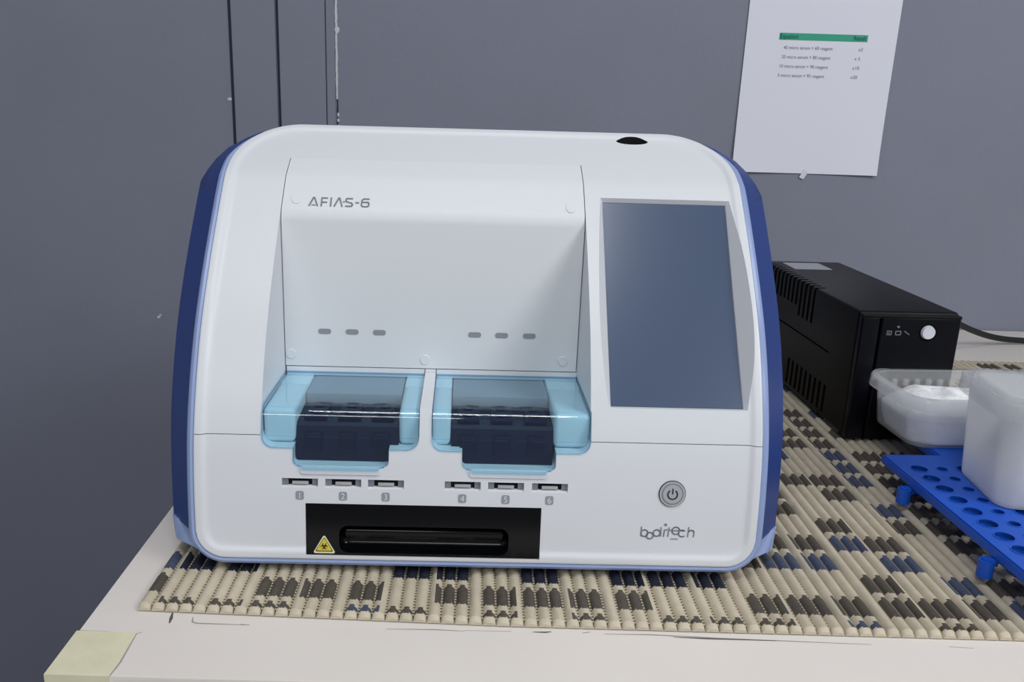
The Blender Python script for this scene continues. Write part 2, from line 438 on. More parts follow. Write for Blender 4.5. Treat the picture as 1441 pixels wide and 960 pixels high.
def outline():
    P = []
    for k in range(13): a = 1.5*PI-k/12*PI/2; P.append((-(HW-RB)+RB*math.cos(a), RB+RB*math.sin(a)))
    for k in range(1, 30): P.append((-HW, RB+(SM-RTS-RB)*k/30))
    for k in range(19): a = PI-k/18*PI/2; P.append((-(HW-RTX)+RTX*math.cos(a), SM-RTS+RTS*math.sin(a)))
    L = P[:]
    for k in range(1, 20): P.append((-(HW-RTX)*(1-2*k/20), SM))
    R = [(-x, s) for x, s in reversed(L)]
    P += R
    for k in range(1, 24): P.append(((HW-RB)*(1-2*k/24), 0))
    return P
OUT = outline()
OA = np.array(OUT)
def sdf(x, s):
    a = OA; b = np.roll(OA, -1, axis=0); p = np.array([x, s]); ab = b-a; ap = p-a
    t = np.clip((ap*ab).sum(1)/np.maximum((ab*ab).sum(1), 1e-12), 0, 1)
    q = ap-ab*t[:, None]
    return float(np.sqrt((q*q).sum(1).min()))
def bead(d):
    # raised edge bead falling softly to the level of the panel
    if d < .0012: return .0018-.0012*(1-d/.0012)**2
    if d < .0045: return .0018
    if d < .0095:
        t = (d-.0045)/.005; return .0018*(1-t*t*(3-2*t))
    return 0.
EO = [0, .0006, .0012, .0022, .0034, .0045, .0054, .0062, .0070, .0078, .0086, .0095, .0115, .0145]
rowsS = sorted(set([round(e, 5) for e in EO]+[round(SM-e, 5) for e in EO]+[round(.0145+k*(SM-.029)/64, 5) for k in range(65)]))
cols = EO
def body_solid():
    V, F = [], []
    NC = 2*len(cols)+26
    for s in rowsS:
        w = halfw(s); inn = w-cols[-1]
        xs = [-(w-d) for d in cols]+[-inn+2*inn*k/27 for k in range(1, 27)]+[(w-d) for d in reversed(cols)]
        for x in xs: V.append(fm(x, s, bead(sdf(x, s))))
    nr = len(rowsS)
    for r in range(nr-1):
        for c in range(NC-1): F.append((r*NC+c, r*NC+c+1, (r+1)*NC+c+1, (r+1)*NC+c))
    # boundary loop -> rear
    loop = [r*NC for r in range(nr)]+[(nr-1)*NC+c for c in range(1, NC)]+[r*NC+NC-1 for r in range(nr-2, -1, -1)]+[c for c in range(NC-2, 0, -1)]
    back = []
    for i in loop:
        x, y, z = V[i]; back.append(len(V)); V.append((x, .165, .0165+(z-.0165)*.93))
    n = len(loop)
    for i in range(n): F.append((loop[i], back[i], back[(i+1) % n], loop[(i+1) % n]))
    F.append(tuple(reversed(back)))
    return V, F
BV, BF = body_solid()
def cutbox(*a):
    return box('cutter', *a, M['white'])
BX0, BX1, PX0, PX1 = -.1495, .0762, -.0412, -.0330          # bay and the post between the covers
SEAM = .1042
TONGUE = ((-.1270, -.0622), (-.0112, .0526))
COVX = ((-.1486, PX0-.0004), (PX1+.0004, .0764))
def bay_cut():
    poly = [(-.3, .085), (-.05, .085), (-.05, .2365), (-.0040, .2735), (-.0142, .2812), (-.3, .2812)]
    return prism('cutter', poly, BX0, BX1, M['white'])
def covcuts(full=True):
    L = []
    for (a, b), (c, d) in zip(COVX, TONGUE):
        for (p, q, z0, z1, r) in ((a-.0004, b+.0004, .0962, .1240, .0080), (c-.0004, d+.0004, .0845, .1000, .0030)):
            R = rrect(q-p, z1-z0, (r, r, .0002, .0002), 6, (p+q)/2, (z0+z1)/2); n = len(R)
            L.append(mesh('cutter', [(x, -.3, z) for x, z in R]+[(x, -.028, z) for x, z in R],
                          [tuple(range(n)), tuple(range(n, 2*n))]+[(k, (k+1) % n, n+(k+1) % n, n+k) for k in range(n)], M['white']))
    return L
up = mesh('upper_housing', BV, BF, M['white'], dev, 28)
cut_low = cutbox(-.5, .5, -.5, .5, -.1, SEAM+.0004)
# screen recess: flat seat tilted with the front, opening flared towards the viewer
SCR = [(.0905, -.0459, .2578), (.1826, -.0459, .2578), (.1822, -.1377, .1290), (.0909, -.1377, .1290)]   # tl tr br bl on the glass
a, b, c, d = [Vector(p) for p in SCR]
nrm = (b-a).cross(d-a).normalized()
if nrm.y > 0: nrm = -nrm
ux = (b-a).normalized(); us = (a-d).normalized()
def seat(k, e, h): return k+nrm*h+ux*e[0]+us*e[1]
RD = -.0035
inner_ = [a, b, c, d]; ee = [(-1, 1), (1, 1), (1, -1), (-1, -1)]
cv = [seat(p, (e[0]*.0006, e[1]*.0006), RD-.0012) for p, e in zip(inner_, ee)]+[seat(p, (e[0]*.0006, e[1]*.0006), RD) for p, e in zip(inner_, ee)]
def flare(e, h): return (e[0]*(.0022+.02) if e[0] > 0 else e[0]*(.0014+.02), e[1]*(.0026+.02))
cv += [seat(p, flare(e, 0), .03) for p, e in zip(inner_, ee)]
cf = [(0, 1, 2, 3), (8, 9, 10, 11)]
for q in (0, 4):
    cf += [(q+i, q+(i+1) % 4, q+4+(i+1) % 4, q+4+i) for i in range(4)]
scr_cut = mesh('cutter', cv, cf, M['white'])
bm = bmesh.new(); cyl_bm(bm, (.1208, 0, .302), .0128, .030, n=48)
for v in bm.verts: v.co.y = .0200+v.co.y*.32
hole_cut = from_bm('cutter', bm, M['dark'])
boolean(up, [cut_low, bay_cut(), scr_cut, hole_cut]+covcuts(), angle=28)

lo = mesh('lower_housing', BV, BF, M['white'], dev, 28)
cc = [cutbox(-.5, PX0, -.5, .5, SEAM-.0003, .5), cutbox(PX1, .5, -.5, .5, SEAM-.0003, .5), cutbox(-.5, .5, -.5, .5, .1236, .5)]
cc += covcuts()
DR = (-.1187, .0442, .0196, .0576)                          # drawer opening x0 x1 z0 z1
cc.append(cutbox(DR[0], DR[1], -.3, -.125, DR[2], DR[3]))
SLOTX = [-.1225, -.0928, -.0635, -.0107, .0192, .0495]
for x in SLOTX:
    z0, z1 = .0694, .0752
    poly = [(-.3, z0-.0007*147), (-.1535, z0-.0010), (-.1485, z0), (-.1485, z1), (-.3, z1)]
    poly = [(-.158, z0-.0019), (-.1485, z0+.0003), (-.1485, z1), (-.158, z1)]
    cc.append(prism('cutter', poly, x-.0124, x+.0124, M['white']))
boolean(lo, cc, angle=28)

# blue trim strip round the front edge
def trim():
    V, F = [], []; n = len(OUT)
    cx = [(OUT[(i+1) % n][0]-OUT[i-1][0], OUT[(i+1) % n][1]-OUT[i-1][1]) for i in range(n)]
    rails = [(.0002, .0006), (.0020, .0012), (.0040, .0002), (.0054, -.0025), (.0058, -.0060), (.0058, -.011), (-.0002, -.011)]
    for (x, s), (tx, ts) in zip(OUT, cx):
        l = math.hypot(tx, ts) or 1; nx, ns = -ts/l, tx/l
        k = 1.
        if s > SM-.05: k = max(.25, 1-(s-(SM-.05))/.05)      # fades along the top edge
        for e, h in rails:
            V.append(fm(x+nx*e*k, s+ns*e*k, h*k if s > SM-.05 else h))
    m = len(rails)
    for i in range(n):
        j = (i+1) % n
        F += [(i*m+q, j*m+q, j*m+(q+1) % m, i*m+(q+1) % m) for q in range(m)]
    return V, F
V, F = trim(); tr = mesh('trim_rim', V, F, M['trim'], dev, 40); tr['label'] = 'pale blue rim around the front edge'
# dark blue side panels, flaring out behind the rim
def side(sg):
    V, F = [], []
    ss = [s_of_z(z) for z in (.0300, .034, .05, .07, .09, .105, .115, .125, .14, .16, .18, .20, .22, .24, .2535, .2605, .262, .27, .278, .286, .294, .2985)]
    for s in ss:
        y, z = pyz(s)
        k = 1. if z < .261 else max(.0, 1-(z-.261)/.035)
        w = halfw(s)
        x1, y1 = w+.0054, y+.0075
        xo = .2222
        x2 = x1+(xo-x1)*k if k > 0 else x1
        y2 = y1+.028*k+.0005
        ring = [(x1, y1, z), (x1+(x2-x1)*.96, y1+(y2-y1)*.93, z), (x2, y2+.002, z), (x2, .150, z*.96 if z > .2 else z), (w-.004, .150, z*.96 if z > .2 else z), (w-.004, y1, z)]
        V += [(sg*p[0], p[1], p[2]) for p in ring]
    m = 6
    for i in range(len(ss)-1):
        F += [(i*m+q, (i+1)*m+q, (i+1)*m+(q+1) % m, i*m+(q+1) % m) for q in range(m)]
    F += [tuple(range(m)), tuple(range(len(V)-m, len(V)))]
    return mesh('side_panel', V, F, M['navy'], dev, 25)
side(-1)['label'] = 'dark blue flared side panel'; side(1)['label'] = 'dark blue flared side panel'
# pale blue base under the body
def base():
    V, F = [], []
    P0 = rrect(.402, .298, .010, 6, 0, .0075); P1 = rrect(.438, .298, .010, 6, 0, .0135); P2 = rrect(.4435, .292, .008, 6, 0, .0165)
    for P, z in ((P0, .0110), (P1, .0165), (P2, .0310)): V += [(x, y, z) for x, y in P]
    n = len(P0)
    for r in (0, 1): F += [(r*n+i, r*n+(i+1) % n, (r+1)*n+(i+1) % n, (r+1)*n+i) for i in range(n)]
    F += [tuple(range(n)), tuple(range(2*n, 3*n))]
    return mesh('base', V, F, M['trim'], dev, 40)
base()
for sx in (-.17, .17):
    for sy in (-.10, .13):
        bm = bmesh.new(); cyl_bm(bm, (sx, sy, .0087), .012, .0052, n=24); from_bm('foot', bm, M['rubber'], dev)

# screen
sv = [seat(p, (e[0]*.0002, e[1]*.0002), RD-.0010) for p, e in zip(inner_, ee)]+[seat(p, (e[0]*.0002, e[1]*.0002), RD-.0002) for p, e in zip(inner_, ee)]
so = mesh('touchscreen', sv, [(0, 1, 2, 3), (4, 5, 6, 7)]+[(i, (i+1) % 4, 4+(i+1) % 4, 4+i) for i in range(4)], M['screen'], dev)
# recessed front panel
def front_panel():
    pts = [(-.0585, .1268), (-.0585, .2385), (-.0581, .2412), (-.0572, .2440)]
    for z in np.linspace(.2475, .28116, 14): pts.append((y_of_z(z)+.0001, z))
    bk = [(y+.0050, z-.0040) for y, z in pts[::-1] if z > .245]
    bk += [(-.0520, .2385), (-.0520, .1268)]
    return prism('front_panel', pts+bk, BX0+.0006, BX1-.0006, M['panel'], dev, angle=25)
fp = front_panel()
def vm(x, z, h): return (x, -.0585-h, z)                     # the vertical face of the panel
for x in (-.1185, -.0975, -.0767, -.0037, .0170, .0382):
    plate('indicator_light', rrect(.0098, .0040, .0019, 6, x, .1548), vm, 0, .0004, M['lamp'], fp)
for x, z in ((-.1462+.0015, .1362), (-.0416, .1338), (.0651, .1352)):
    bm = bmesh.new(); cyl_bm(bm, (x, -.0586, z), .0042, .0012, 'y', 24, r2=.0036); from_bm('screw_cap', bm, M['panel'], fp, 40)
def ring(name, x, s, r, w, m, parent):
    return strokes(name, [arc(x, s, r, r, 0, 360, 24)], w, fm, .0001, m, parent)
for x, s in ((-.1388, s_of_z(.2540)), (.0655, s_of_z(.2525))):
    o = plate('screw_cap', [(x+.0036*math.cos(t*PI/12), s+.0047*math.sin(t*PI/12)) for t in range(24)], fm, -.0002, .0005, M['panel'], fp)
# model lettering
def afias():
    s0 = s_of_z(.24925); H = s_of_z(.2552)-s0; W = .0447/13.6; x0 = -.1290
    def P(*pts): return [(x0+px*W, s0+py*H) for px, py in pts]
    L = [P((0, 0), (.85, .97), (1.05, .97), (1.95, 0)), (P((.55, .12), (1.5, .12)), .00075),
         P((2.75, 0), (2.75, 1)), P((2.6, .93), (4.1, .93)), P((2.75, .46), (4.0, .46)), P((4.85, 0), (4.85, 1)),
         P((5.65, 0), (6.55, .97), (6.75, .97), (7.45, 0)), (P((7.55, .55), (7.95, .55)), .0011),
         P((9.75, .93), (8.35, .93), (8.2, .75), (8.3, .57), (9.5, .43), (9.75, .25), (9.55, .07), (8.1, .07)),
         P((10.35, .48), (11.2, .48)),
         P((13.5, .93), (12.2, .93), (11.8, .75), (11.75, .2), (12.0, .07), (13.1, .07), (13.4, .2), (13.4, .45), (13.2, .56), (11.85, .56))]
    return strokes('lettering', L, .00105, fm, .0004, M['grey'], fp)
afias()['label'] = 'grey model lettering'

# clear blue covers, decks, cartridge holders and tray walls behind them
def cover(i):
    x0, x1 = COVX[i]; t0, t1 = TONGUE[i]
    q = [(-.0590, .1226, 0), (-.075, .1229, 0), (-.100, .1232, 0), (-.118, .1235, 0)]
    yf, R_ = y_of_z(.1130)-.0012, .0095
    for an in np.linspace(0, 75, 13):                          # softly rounded front ridge
        an = math.radians(an); q.append((yf+.0012+R_*(1-math.sin(an))-.0009, .1235-R_*(1-math.cos(an)), 0))
    pts = [(y, z, x0, x1) for y, z, _ in q]
    for z in (.1128, .1100, .1060, .1040): pts.append((y_of_z(z)-.0012, z, x0, x1))
    rr = .0078
    for a in np.linspace(0, 1, 9):                             # rounded lower corners
        an = a*PI/2; z = .0965+rr*(1-math.sin(an)); e = rr*(1-math.cos(an)); pts.append((y_of_z(z)-.0012, z, x0+e, x1-e))
    pts.append((y_of_z(.0963)-.0012, .0963, t0, t1))
    for z in (.093, .090): pts.append((y_of_z(z)-.0012, z, t0, t1))
    for a in np.linspace(0, 1, 5):
        an = a*PI/2; z = .0852+.003*(1-math.sin(an)); e = .003*(1-math.cos(an)); pts.append((y_of_z(z)-.0012, z, t0+e, t1-e))
    pts.append((y_of_z(.0842)-.0028, .0848, t0+.006, t1-.006)); pts.append((y_of_z(.0842)-.0034, .0828, t0+.0065, t1-.0065))
    NC = 12; V, F = [], []; n = len(pts)
    for lay in (0, 1):
        for k, (y, z, a, b) in enumerate(pts):
            p0 = np.array(pts[max(k-1, 0)][:2]); p1 = np.array(pts[min(k+1, n-1)][:2]); t = p1-p0; t = t/(np.hypot(*t) or 1)
            nn = np.array([-t[1], t[0]])                       # points into the machine
            if nn[0] < 0 and nn[1] >= 0: nn = -nn
            yy, zz = np.array([y, z])+nn*(.0016 if lay else 0)
            for c in range(NC+1): V.append((a+(b-a)*c/NC, yy, zz))
    L = n*(NC+1)
    for lay in (0, L):
        for r in range(n-1):
            for c in range(NC): F.append((lay+r*(NC+1)+c, lay+r*(NC+1)+c+1, lay+(r+1)*(NC+1)+c+1, lay+(r+1)*(NC+1)+c))
    lp = [r*(NC+1) for r in range(n)]+[(n-1)*(NC+1)+c for c in range(1, NC+1)]+[r*(NC+1)+NC for r in range(n-2, -1, -1)]+[c for c in range(NC-1, 0, -1)]
    F += [(lp[k], lp[(k+1) % len(lp)], L+lp[(k+1) % len(lp)], L+lp[k]) for k in range(len(lp))]
    o = mesh('sample_cover', V, F, [M['cover'], M['coveredge']], dev, 30, fmat=[0]*(len(F)-len(lp))+[1]*len(lp)); o['label'] = 'clear light blue cover'
    return o
DARK = ((-.1265, -.0560), (-.0195, .0512))
def holder(i):
    a, b = DARK[i]
    prof_ = [(-.1425, .0850), (-.1400, .0960), (-.1360, .1080), (-.1335, .1100), (-.1010, .1120), (-.1000, .0870)]
    o = prism('cartridge_holder', prof_, a, b, M['holder'], dev)
    W = (b-a)/3
    for k in range(3):
        xc = a+(k+.5)*W
        bm = bmesh.new()
        box_bm(bm, xc-.0078, xc+.0078, -.1315, -.103, .1095, .1135, .0012)
        cyl_bm(bm, (xc, -.1230, .1132), .0046, .0030, n=20)
        cyl_bm(bm, (xc, -.1100, .1132), .0040, .0028, n=20)
        box_bm(bm, xc-.0058, xc+.0058, -.1425, -.1360, .0905, .1045, .001)
        from_bm('cartridge', bm, M['holder'], o)
    return o
for i in (0, 1):
    cover(i); holder(i)
    (a, b), (c, d) = COVX[i], DARK[i]
    box('rear_ledge', a+.0002, b-.0002, -.0583, -.0515, .1192, .1260, M['panel'], dev)
    box('bay_deck', c+.0002, d-.0002, -.0995, -.036, .1085, .1190, M['deck'], dev, bev=.0008)
    for (p, q) in ((a-.0002, c-.0004), (d+.0004, b+.0002)):
        bm = bmesh.new(); box_bm(bm, p, q, -.1400, -.0830, .0964, .1212, .0035, 4)
        from_bm('tray_wall', bm, M['inner'], dev)
        box('tray_wall', p, q if p < c-.01 else q, -.0828, -.034, .0968, .1205, M['inner'], dev, bev=.002)
box('rear_ledge', PX0, PX1, -.0583, -.0515, .1238, .1260, M['panel'], dev)
# shallow lip under each cover
for i in (0, 1):
    t0, t1 = TONGUE[i]
    plate('cover_lip', rrect(t1-t0-.010, .0052, .0022, 5, (t0+t1)/2, s_of_z(.0812)), fm, -.0002, .0011, M['white'], dev)

# six cartridge slots and their number badges
for n, x in enumerate(SLOTX):
    bm = bmesh.new()
    z0, z1, yb, yf = .0698, .0752, -.1470, -.1505
    for q in ((x-.0124, x-.0082, yf, yb, z0, z1), (x+.0082, x+.0124, yf, yb, z0, z1)): box_bm(bm, *q)
    o = from_bm('cartridge_slot', bm, M['grey'], dev); o['label'] = 'grey cartridge slot with a dark socket'
    box('socket', x-.0081, x+.0081, -.1496, yb, z0+.0002, z1, M['dark'], o)
    box('contact', x-.0056, x+.0056, -.1512, -.1496, z0+.0006, z0+.0028, M['silver'], o, bev=.0004)
    s = s_of_z(.0633)
    bd = plate('number_badge', rrect(.0056, .0062, .0014, 5, x-.0001, s), fm, -.0002, .0003, M['badge'], dev)
    text('digit', str(n+1), .0062, fm, .0005, M['white'], bd, x-.0001, s, center=True)

# black waste drawer with a scooped handle and a biohazard sticker
dr = prism('waste_drawer', [(y_of_z(.0573)-.0005, .0573), (y_of_z(.0573)+.0002, .0573), (-.128, .0573), (-.128, .0200), (y_of_z(.0200)-.0005, .0200)], DR[0]+.0004, DR[1]-.0004, M['black'], dev)
dr['label'] = 'glossy black drawer with scooped handle'
bm = bmesh.new()
hx0, hx1, hz, hr = -.0957, .0222, .0318, .0100
P = []
for k in range(12):
    a = 2*PI*k/12; P.append((a,))
box_bm(bm, hx0, hx1, -.175, -.1455, hz-hr, hz+hr, .0062, 5)
boolean(dr, [from_bm('cutter', bm, M['black'])])
def dm(x, z, h):
    return (x, y_of_z(max(z, .0170))-.0005-h, z)
grip = []
bm = bmesh.new()
box_bm(bm, hx0+.002, hx1-.002, -.1520, -.1445, hz-.0035, hz+.0062, .0030, 4)
from_bm('handle', bm, M['black'], dr)
# the sticker
def tri(cx, cz, w, h, r):
    P = []
    C = [(cx-w/2+r*1.3, cz-h/2+r), (cx+w/2-r*1.3, cz-h/2+r), (cx, cz+h/2-r*1.4)]
    for (x, z), a0 in zip(C, (150, 270, 30)):
        P += arc(x, z, r, r, a0, a0+120, 5)
    return P
TX, TZ = -.1060, .0278
st = plate('warning_sticker', tri(TX, TZ, .0152, .0134, .0010), dm, 0, .0002, M['cream'], dr)
st['label'] = 'yellow triangular biohazard sticker'
plate('border', tri(TX, TZ-.0001, .0122, .0106, .0007), dm, .0001, .0003, M['mark'], st)
plate('yellow_field', tri(TX, TZ-.0001, .0106, .0092, .0006), dm, .0002, .0004, M['yellow'], st)
bz = []
bc = (TX, TZ-.0014)
for k in range(3):
    a = math.radians(90+120*k); c = (bc[0]+.00125*math.cos(a), bc[1]+.00125*math.sin(a))
    bz.append((arc(c[0], c[1], .00125, .00125, math.degrees(a)+35, math.degrees(a)+325, 16), .00055))
bz.append((arc(bc[0], bc[1], .0011, .0011, 0, 360, 14), .00035))
strokes('biohazard_symbol', bz, .0005, dm, .0005, M['mark'], st)

# power button
SB = s_of_z(.0699); XB = .1342
pb = plate('power_button', arc(XB, SB, .0094, .0094, 0, 350, 35), fm, -.0002, .0005, M['mark'], dev); pb['label'] = 'round silver power button'
plate('button_ring', arc(XB, SB, .0089, .0089, 0, 350, 35), fm, .0001, .0012, M['silver'], pb)
strokes('ring_groove', [arc(XB, SB, .0072, .0072, 0, 360, 36)], .0007, fm, .00125, M['grey'], pb)
plate('button_cap', arc(XB, SB, .0066, .0066, 0, 350, 35), fm, .001, .0015, M['silver'], pb)
strokes('power_icon', [arc(XB, SB-.0002, .0033, .0033, 125, 415, 28), [(XB, SB), (XB, SB+.0040)]], .00095, fm, .0017, M['mark'], pb)

# maker's lettering
def maker():
    # pixel-measured units: 1 unit = one letter x-height
    x0, s0, u = .1138, s_of_z(.0383), .00500
    def A(cx, cy, r, a, b): return [(x0+(cx+r*math.cos(math.radians(a+(b-a)*k/24)))*u, s0+(cy+r*math.sin(math.radians(a+(b-a)*k/24)))*u) for k in range(25)]
    def P(*p): return [(x0+a*u, s0+b*u) for a, b in p]
    k = 1/152.
    def q(px, py): return ((px-160)*k, (380-(py-(px-160)*.045))*k)     # zoomed logo px -> units, levelled
    L = [P(q(180, 160), q(180, 380))]
    def circ(px, py, r, a, b): c = q(px, py); return A(c[0], c[1], r*k, a, b)
    L += [circ(250, 308, 75, 0, 360)]
    L += [circ(368, 368, 72, 0, 360)]
    L += [circ(512, 312, 74, 0, 360), P(q(598, 180), q(598, 392))]
    L += [P(q(672, 245), q(660, 400)), P(q(668, 245), q(735, 243))]
    L += [P(q(768, 190), q(752, 400)), P(q(768, 248), q(840, 268))]
    L += [circ(915, 270, 82, 15, 330), P(q(838, 268), q(992, 268))]
    L += [(P(q(812, 455), q(970, 458)), .00060)]
    L += [circ(1052, 335, 76, 45, 315), P(q(995, 268), q(1110, 280))]
    L += [P(q(1185, 195), q(1172, 425)), circ(1245, 330, 62, 15, 165), P(q(1305, 310), q(1296, 425))]
    o = strokes('lettering', L, .00078, fm, .0004, M['grey'], dev)
    c = q(690, 130)
    plate('lettering', [(x0+(c[0]+.2*math.cos(t*PI/6))*u, s0+(c[1]+.2*math.sin(t*PI/6))*u) for t in range(12)], fm, 0, .0004, M['grey'], dev)
    return o
maker()['label'] = 'grey lettering near the lower right corner'

# ------------------------------------------------------------------ battery backup box
UA = math.radians(2.0); UX, UY = .3772, .8185
ups = thing('battery_backup', 'black battery backup box with white round button, standing behind the clear tub', 'power supply', (UX, UY, T+MT), UA)
UW, UD, UH = .100, .278, .1335
bm = bmesh.new(); box_bm(bm, 0, UW, .006, UD, .004, UH, .0035, 3)
uc = from_bm('casing', bm, M['ups'], ups)
b1, b2 = bmesh.new(), bmesh.new()
for k in range(13):                                          # upper vents, cut over the top left edge
    y = .110+k*.0117
    box_bm(b1, -.01, .0025, y, y+.0055, UH-.030-.010*(k < 4), UH+.01)
    box_bm(b2, -.01, .011, y, y+.0045, UH-.0022, UH+.01)
for k in range(9):
    y = .055+k*.0125; box_bm(b1, -.01, .0025, y, y+.0055, .010, .040)
boolean(uc, [from_bm('cutter', b1, M['upstop'])])
boolean(uc, [from_bm('cutter', b2, M['upstop'])])
boolean(uc, [box('cutter', -.01, .0012, .06, .27, .0745, .0765, M['upstop'])])
# front bezel of two pieces with a groove between, a raised lip on top
def bez(x0, x1):
    bm = bmesh.new(); box_bm(bm, x0, x1, 0, .012, .002, UH-.004, .0022, 3)
    return bm
from_bm('front_strip', bez(.001, .0188), M['upslip'], ups)
fr = from_bm('front_panel', bez(.0204, UW-.0008), M['upslip'], ups)
bm = bmesh.new(); box_bm(bm, .0012, UW-.001, -.0004, .010, UH-.0055, UH-.0022, .0010, 2); lip = from_bm('front_lip', bm, M['ups'], ups)
def um(x, z, h): return (x, -h, z)
bm = bmesh.new(); cyl_bm(bm, (.0668, -.0012, UH-.0185), .0072, .0036, 'y', 32, r2=.0062)
for v in bm.verts: pass
kb = from_bm('power_button', bm, M['knob'], ups); kb['label'] = 'round white button'
plate('button_well', arc(.0672, UH-.0190, .0088, .0088, 0, 350, 30), um, -.0006, .0003, M['upstop'], ups)
for k, x in enumerate((.0285, .0375, .0460)):
    z = UH-.0195
    L = [[(x-.0025, z-.002), (x+.0025, z-.002), (x+.0025, z+.0016), (x-.0025, z+.0016), (x-.0025, z-.002)]] if k < 2 else [[(x-.0026, z+.0018), (x+.0002, z), (x+.0028, z-.0018)]]
    if k == 0: L = [[(x-.0025, z-.002), (x+.0022, z-.002), (x+.0022, z+.0016), (x-.0025, z+.0016)], [(x-.0025, z-.0002), (x+.0005, z-.0002)]]
    strokes('icon', L, .0009, um, .0006, M['icon'], ups)
plate('status_light', arc(.0370, UH-.0135, .0013, .0011, 0, 330, 11), um, 0, .0007, M['icon'], ups)
tl_ = box('label_sticker', .020, .066, .222, .264, UH, UH+.0004, M['label'], ups); tl_['label'] = 'grey sticker on the top'
for sx in (.015, .085):
    for sy in (.03, .25):
        bm = bmesh.new(); cyl_bm(bm, (sx, sy, .002), .007, .004, n=16); from_bm('foot', bm, M['rubber'], ups)

# its power cable, drooping to the table
cb = tube('power_cable', [(.455, 1.112, T+.095), (.50, 1.117, T+.100), (.56, 1.125, T+.0915), (.625, 1.145, T+.068), (.70, 1.19, T+.034), (.765, 1.225, T+.0125), (.83, 1.240, T+.0052), (.92, 1.235, T+.0046), (1.05, 1.21, T+.0046)], .0043, M['cable'], None, 12)
tag(cb, 'black power cable drooping from behind the battery backup box to the table', 'cable')

# ------------------------------------------------------------------ blue tube rack
RX, RY, RT = .3755, .60, .034
rack = thing('tube_rack', 'bright blue plastic tube rack with rows of round holes under the tubs', 'tube rack', (RX, RY, T+MT), math.radians(1.8))
RH = RT-MT
poly = [(-.0045, -.105), (.125, -.105), (.125, .205), (.047, .205), (.047, .119), (-.0045, .119)]
def rack_plate():
    n = len(poly)
    V = [(x, y, RH) for x, y in poly]+[(x, y, RH-.0085) for x, y in poly]
    F = [tuple(range(n)), tuple(range(2*n-1, n-1, -1))]+[(i, n+i, n+(i+1) % n, (i+1) % n) for i in range(n)]
    me = bpy.data.meshes.new('top_plate'); me.from_pydata(V, [], F)
    bm = bmesh.new(); bm.from_mesh(me)
    bmesh.ops.recalc_face_normals(bm, faces=bm.faces)
    bmesh.ops.bevel(bm, geom=[e for e in bm.edges], offset=.0012, segments=2, affect='EDGES')
    bm.to_mesh(me); bm.free(); me.materials.append(M['rack'])
    return link('top_plate', me, rack)
rp = rack_plate()
bm = bmesh.new()
for k in range(10):
    y = .0873-k*.0198
    for c, r in ((.0125, .0066), (.0325, .0042), (.0525, .0066), (.0725, .0042), (.0925, .0066), (.112, .0042)):
        cyl_bm(bm, (c, y, RH), r, .04, n=24)
boolean(rp, [from_bm('cutter', bm, M['rack'])])
bm = bmesh.new()
V, F = [], []
def lathe_ring(cx, cy, r0, r1, z0, z1, n=24):
    b = len(V)
    for r, z in ((r0, z0), (r0, z1), (r1, z1), (r1, z0)):
        V.extend((cx+r*math.cos(2*PI*k/n), cy+r*math.sin(2*PI*k/n), z) for k in range(n))
    for q in range(4):
        w = (q+1) % 4
        F.extend((b+q*n+k, b+q*n+(k+1) % n, b+w*n+(k+1) % n, b+w*n+k) for k in range(n))
for k in range(10):
    y = .0873-k*.0198
    for c, r in ((.0125, .0066), (.0325, .0042), (.0525, .0066)):
        lathe_ring(c, y, r, r+.0009, RH-.003, RH+.0005)
mesh('hole_rims', V, F, M['rack'], rack, 40)
box('lower_shelf', .045, .120, -.100, .114, .004, .0065, M['rack'], rack)
for sx, sy in ((.018, .100), (.018, -.095), (.116, -.095), (.116, .195), (.080, .195)):
    box('leg', sx-.003, sx+.004, sy-.004, sy+.004, 0, RH-.008, M['rack'], rack)
for y in (.0685, -.0475):
    bm = bmesh.new()
    cyl_bm(bm, (-.0082, y, .0120), .0054, .0125, n=24)
    box_bm(bm, -.0082, -.001, y-.0028, y+.0028, .0140, .0200, .0008)
    cyl_bm(bm, (-.0082, y, .0186), .0032, .002, n=20)
    from_bm('side_peg', bm, M['rack'], rack, 40)

# ------------------------------------------------------------------ plastic tubs
def tub(w, d, h, r, m, parent, rm=None, taper=.006, flange=.0055, skirt=.010, wall=.0013):
    """outer bottom size w x d; opens upwards by taper, flange with a skirt around the top"""
    def L(o, z, extra=0.): return [(x, y, z) for x, y in rrect(w+2*o, d+2*o, r+max(o, -r*.6)+extra, 8)]
    def body(loops):
        V = [p for l in loops for p in l]; n = len(loops[0])
        F = [(q*n+i, q*n+(i+1) % n, (q+1)*n+(i+1) % n, (q+1)*n+i) for q in range(len(loops)-1) for i in range(n)]
        F += [tuple(range(n)), tuple(range(len(V)-n, len(V)))]
        return V, F
    tp = lambda z: taper*z/h
    lo = [L(-.003, 0), L(-.0008, .0006), L(tp(.002), .0025)]+[L(tp(z), z) for z in (h*.3, h*.6, h-.004)]+[L(taper, h-.0008)]
    lo += [L(taper-wall, h-.0008)]+[L(tp(z)-wall, z) for z in (h-.004, h*.6, h*.3)]+[L(tp(.003)-wall, .003), L(-.003-wall, .0016)]
    V, F = body(lo); o = mesh('body', V, F, m, parent, 45)
    o1, o2 = taper-wall-.0002, taper+flange
    rl = [L(o1, h-.0006), L(o1, h+.0008), L(o2-.001, h+.0008), L(o2, h-.0002), L(o2+.0006, h-skirt), L(o2-.0008, h-skirt), L(o2-.0014, h-.0016), L(taper+.0002, h-.0016)]
    n = len(rl[0]); V = [p for l in rl for p in l]
    F = [(q*n+i, q*n+(i+1) % n, ((q+1) % len(rl))*n+(i+1) % n, ((q+1) % len(rl))*n+i) for q in range(len(rl)) for i in range(n)]
    mesh('rim', V, F, rm or m, parent, 45)
    return o
A1 = math.radians(3.0)
